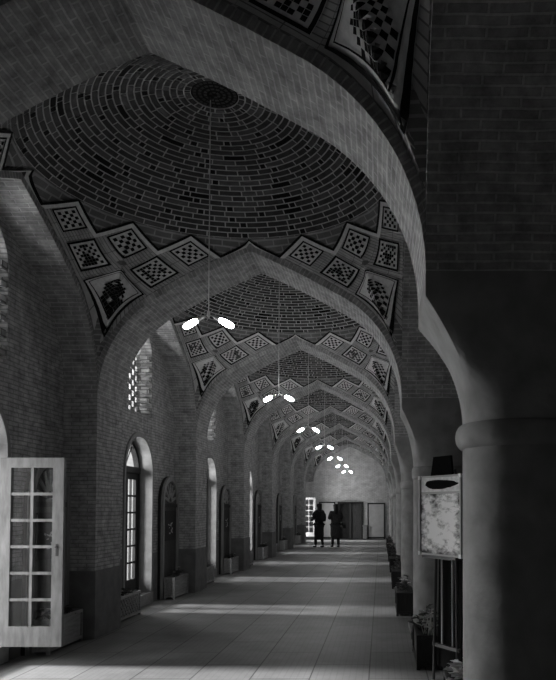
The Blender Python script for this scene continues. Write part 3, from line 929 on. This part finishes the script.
for sx in (-1, 1):
    for z in (0, H):
        p = MB(); p.obox((sx * (hw - .012), -.012, abs(z - .012)), (.017, 0, 0), (0, .01, 0), (0, 0, .017), 'white'); p.build('corner_clip', t)

# ------------------------------------------------------------------ the two walkers
def skin(name, J, E, m, parent, root, sub=2):
    keys = list(J); idx = {k: i for i, k in enumerate(keys)}
    me = bpy.data.meshes.new(name)
    me.from_pydata([J[k][0] for k in keys], [(idx[a], idx[b]) for a, b in E], [])
    o = bpy.data.objects.new(name + '_rig', me); COL.objects.link(o)
    o.modifiers.new('s', 'SKIN')
    for i, k in enumerate(keys):
        r_ = J[k][1]; r_ = r_ if isinstance(r_, tuple) else (r_, r_)
        me.skin_vertices[0].data[i].radius = r_
        me.skin_vertices[0].data[i].use_root = (k == root)
    s = o.modifiers.new('d', 'SUBSURF'); s.levels = sub; s.render_levels = sub
    bpy.context.view_layer.update()
    dg = bpy.context.evaluated_depsgraph_get()
    nm = bpy.data.meshes.new_from_object(o.evaluated_get(dg))
    nm.name = name; nm.materials.clear(); nm.materials.append(M[m])
    nm.polygons.foreach_set('use_smooth', [True] * len(nm.polygons))
    bpy.data.objects.remove(o)
    r = bpy.data.objects.new(name, nm); COL.objects.link(r); r.parent = parent
    return r
def person(label, loc, rz, H, hands, step, hair_kind, coat_m, coat_len):
    """faces local -y; hands = (left, right) wrist and elbow targets"""
    k = H / 1.7
    t = thing('person', label, 'person', loc, rz)
    P = lambda x, y, z: (x * k, y * k, z * k)
    J = {'pel': (P(0, 0, .92), .115*k), 'waist': (P(0, 0, 1.06), (.12*k, .085*k)), 'chest': (P(0, .0, 1.26), (.135*k, .10*k)),
         'neckb': (P(0, .0, 1.42), .06*k), 'neck': (P(0, -.01, 1.48), .05*k), 'jaw': (P(0, -.025, 1.535), (.058*k, .066*k)),
         'head': (P(0, -.012, 1.61), (.075*k, .09*k)), 'crown': (P(0, 0, 1.668), .055*k), 'nose': (P(0, -.112, 1.582), .011*k)}
    E = [('pel', 'waist'), ('waist', 'chest'), ('chest', 'neckb'), ('neckb', 'neck'), ('neck', 'jaw'), ('jaw', 'head'), ('head', 'crown'), ('head', 'nose')]
    C = {}   # clothes
    for sgn, nm in ((1, 'l'), (-1, 'r')):
        el, wr = hands[0 if sgn > 0 else 1]; st = step * sgn
        hip, knee, ank = P(sgn*.09, 0, .86), P(sgn*.10, -st*.5 - .02, .48), P(sgn*.10, -st + .02, .085)
        toe = P(sgn*.11, -st - .14, .03); heel = P(sgn*.10, -st + .05, .04)
        sh = P(sgn*.185, .0, 1.37); el, wr = P(*el), P(*wr)
        J.update({'hip'+nm: (hip, .085*k), 'knee'+nm: (knee, .055*k), 'ank'+nm: (ank, .036*k), 'toe'+nm: (toe, .028*k),
                  'sh'+nm: (sh, .055*k), 'el'+nm: (el, .04*k), 'wr'+nm: (wr, .026*k)})
        E += [('pel', 'hip'+nm), ('hip'+nm, 'knee'+nm), ('knee'+nm, 'ank'+nm), ('ank'+nm, 'toe'+nm), ('chest', 'sh'+nm), ('sh'+nm, 'el'+nm), ('el'+nm, 'wr'+nm)]
        d = (Vector(wr) - Vector(el)).normalized()
        palm = Vector(wr) + d * .075*k
        J['palm'+nm] = (tuple(palm), (.036*k, .018*k)); E.append(('wr'+nm, 'palm'+nm))
        side = d.cross(Vector((0, 1, 0)) if abs(d.y) < .9 else Vector((0, 0, 1))).normalized(); down = Vector((0, 0, -1)) if abs(d.z) < .8 else Vector((0, -1, 0))
        for i, (off, ln) in enumerate(((-.028, .070), (-.009, .080), (.010, .075), (.028, .058))):
            a = palm + side * off*k + d * .02*k; b = a + d * ln*.55*k; c = b + (d + down*.5).normalized() * ln*.5*k
            for q, pt, r_ in (('a', a, .0105), ('b', b, .009), ('c', c, .0075)): J['f%s%d%s' % (q, i, nm)] = (tuple(pt), r_*k)
            E += [('palm'+nm, 'fa%d%s' % (i, nm)), ('fa%d%s' % (i, nm), 'fb%d%s' % (i, nm)), ('fb%d%s' % (i, nm), 'fc%d%s' % (i, nm))]
        a = Vector(wr) + d*.03*k - side*.03*k; b = a + (d*.7 - side*.7).normalized()*.045*k
        J['ta'+nm] = (tuple(a), .011*k); J['tb'+nm] = (tuple(b), .009*k); E += [('wr'+nm, 'ta'+nm), ('ta'+nm, 'tb'+nm)]
    skin('body', J, E, 'skin', t, 'pel', 1)
    # coat with sleeves
    CJ = {'pel': (P(0, 0, .92), (.20*k, .165*k)), 'hem': (P(0, 0, coat_len), (.235*k, .20*k)), 'waist': (P(0, 0, 1.08), (.18*k, .145*k)), 'chest': (P(0, 0, 1.27), (.19*k, .145*k)),
          'col': (P(0, .005, 1.43), (.075*k, .07*k))}
    CE = [('hem', 'pel'), ('pel', 'waist'), ('waist', 'chest'), ('chest', 'col')]
    for nm in 'lr':
        sh, el, wr = J['sh'+nm][0], J['el'+nm][0], J['wr'+nm][0]
        CJ.update({'sh'+nm: (sh, .09*k), 'el'+nm: (el, .072*k), 'wr'+nm: (tuple(Vector(el).lerp(Vector(wr), .92)), .045*k)})
        CE += [('chest', 'sh'+nm), ('sh'+nm, 'el'+nm), ('el'+nm, 'wr'+nm)]
    skin('coat', CJ, CE, coat_m, t, 'waist')
    TJ, TE = {'pel': (P(0, 0, .90), .125*k)}, []
    for nm in 'lr':
        TJ.update({'hip'+nm: (J['hip'+nm][0], .098*k), 'knee'+nm: (J['knee'+nm][0], .072*k), 'ank'+nm: (J['ank'+nm][0], .056*k)})
        TE += [('pel', 'hip'+nm), ('hip'+nm, 'knee'+nm), ('knee'+nm, 'ank'+nm)]
    skin('trousers', TJ, TE, 'cloth', t, 'pel')
    for nm in 'lr':
        a, b = Vector(J['ank'+nm][0]), Vector(J['toe'+nm][0])
        skin('shoe', {'h': ((a.x, a.y + .03*k, .045), .042*k), 'm': ((a.x*.6 + b.x*.4, a.y*.55 + b.y*.45, .045), .044*k), 't': ((b.x, b.y, .036), .034*k), 'a': ((a.x, a.y, .10*k), .045*k)},
             [('h', 'm'), ('m', 't'), ('h', 'a')], 'shoe', t, 'm')
    if hair_kind == 'long':
        skin('hair', {'top': (P(0, .01, 1.69), (.125*k, .13*k)), 'back': (P(0, .055, 1.57), (.11*k, .085*k)), 'low': (P(0, .09, 1.42), (.12*k, .06*k)), 'end': (P(0, .09, 1.28), (.07*k, .03*k))},
             [('top', 'back'), ('back', 'low'), ('low', 'end')], 'hair', t, 'back')
    else:
        skin('headscarf', {'top': (P(0, .005, 1.69), (.13*k, .135*k)), 'back': (P(0, .05, 1.57), (.115*k, .10*k)), 'low': (P(0, .02, 1.45), (.11*k, .09*k)), 'end': (P(0, .05, 1.36), (.16*k, .11*k))},
             [('top', 'back'), ('back', 'low'), ('low', 'end')], 'hair', t, 'back')
    for s in (-1, 1):
        e = MB(); e.lathe([(.002, -.006), (.009, -.004), (.009, .004), (.002, .006)], 'hair', P(s*.030, -.089, 1.606), 8)
        e.build('eye', t)
    e = MB(); e.box(-.022*k, .022*k, -.094*k, -.084*k, 1.545*k, 1.553*k, 'shoe'); e.build('mouth', t)
    return t
PY = 27.2
p1 = person('person in a long black coat carrying a backpack, left of the other walker', (-2.44, PY, 0), R(222), 1.72,
            (((.27, .0, 1.12), (.20, -.20, 1.05)), ((-.27, -.05, 1.14), (-.22, -.26, 1.16))), .10, 'scarf', 'cloth', .26)
p2 = person('person in a long charcoal coat with long dark hair, right of the other walker', (-1.80, PY + .1, 0), R(205), 1.70,
            (((.26, .0, 1.13), (.08, -.22, 1.16)), ((-.26, .0, 1.13), (-.10, -.22, 1.14))), .07, 'long', 'cloth2', .30)
# backpack on the first person's back
t = thing('backpack', 'bulky black backpack on the back of the left walker', 'backpack', (-2.44, PY, 0), R(222))
skin('pack', {'b': ((0, .25, 1.02), (.13, .075)), 'm': ((0, .265, 1.18), (.15, .095)), 't': ((0, .25, 1.36), (.12, .07))}, [('b', 'm'), ('m', 't')], 'cloth', t, 'm')
m = MB(); m.tube([(0, .22, 1.42), (.03, .22, 1.47), (-.03, .22, 1.47), (0, .22, 1.42)], .008, 'cloth2', 6); m.build('grab_loop', t)
for s in (-1, 1):
    m = MB(); m.tube([(s*.10, .20, 1.39), (s*.115, .06, 1.47), (s*.12, -.08, 1.42), (s*.13, -.13, 1.27), (s*.15, -.02, 1.12), (s*.11, .17, 1.02)], .014, 'cloth2', 6); m.build('strap', t)
# handbag of the second
t = thing('shoulder_bag', 'dark shoulder bag at the hip of the right walker', 'bag', (-1.80, PY + .1, 0), R(205))
m = MB(); m.obox((-.33, .0, .86), (.05, 0, 0), (0, .15, 0), (0, 0, .11), 'cloth'); m.build('pouch', t)
m = MB(); m.obox((-.332, .0, .93), (.056, 0, 0), (0, .155, 0), (0, 0, .045), 'cloth2'); m.build('flap', t)
m = MB(); m.tube([(-.33, -.13, .95), (-.29, -.17, 1.2), (-.13, -.09, 1.46), (-.13, .09, 1.46), (-.29, .16, 1.2), (-.33, .13, .95)], .011, 'cloth', 6); m.build('strap', t)

DAY = 950
# ------------------------------------------------------------------ daylight through the left doors
w = bpy.data.worlds.new('sky'); sc.world = w; w.use_nodes = True
bg = w.node_tree.nodes['Background']; bg.inputs['Color'].default_value = (1, 1, 1, 1); bg.inputs['Strength'].default_value = 0.5
for k in range(0, NB + 1):
    l = bpy.data.lights.new('doorway_daylight', 'AREA'); l.shape = 'RECTANGLE'; l.size = 3.2; l.size_y = 2.4
    l.energy = DAY * (.5 if k == 0 else 1)  # bay 0: softer unseen source, added to brighten the near column's front
    o = bpy.data.objects.new('doorway_daylight', l); COL.objects.link(o)
    o.location = (-6.4, ybay(k) + 1.75, 2.1)
    v = Vector((-2.6, ybay(k) - .6, .6)) - o.location
    o.rotation_euler = (0, -pi / 2, 0)
sun = bpy.data.lights.new('hazy_sun', 'SUN'); sun.energy = 14.5; sun.angle = R(7)
so = bpy.data.objects.new('hazy_sun', sun); COL.objects.link(so)
so.rotation_euler = Vector((cos(R(29)), -.07, -sin(R(29)))).to_track_quat('-Z', 'Y').to_euler()
# ------------------------------------------------------------------ camera: slightly raised, shifted lens
F, T = 690.0, R(2.0)
cam = bpy.data.cameras.new('camera'); co = bpy.data.objects.new('camera', cam); COL.objects.link(co)
co.location = (0, 0, EYE); co.rotation_euler = (pi / 2 + T, 0, 0)
cam.sensor_fit = 'AUTO'; cam.sensor_width = 36; cam.lens = F / 680 * 36
cam.shift_x = -(381 - 278) / 680; cam.shift_y = (508 - F * tan(T) - 340) / 680
cam.clip_start = .05; cam.clip_end = 200
sc.camera = co

vs = sc.view_settings
sc.display_settings.display_device = 'sRGB'
vs.view_transform = 'Standard'; vs.look = 'None'; vs.gamma = 1; vs.exposure = 0.0; vs.use_curve_mapping = False
sc.cycles.max_bounces = 8; sc.cycles.diffuse_bounces = 4; sc.cycles.sample_clamp_indirect = 4
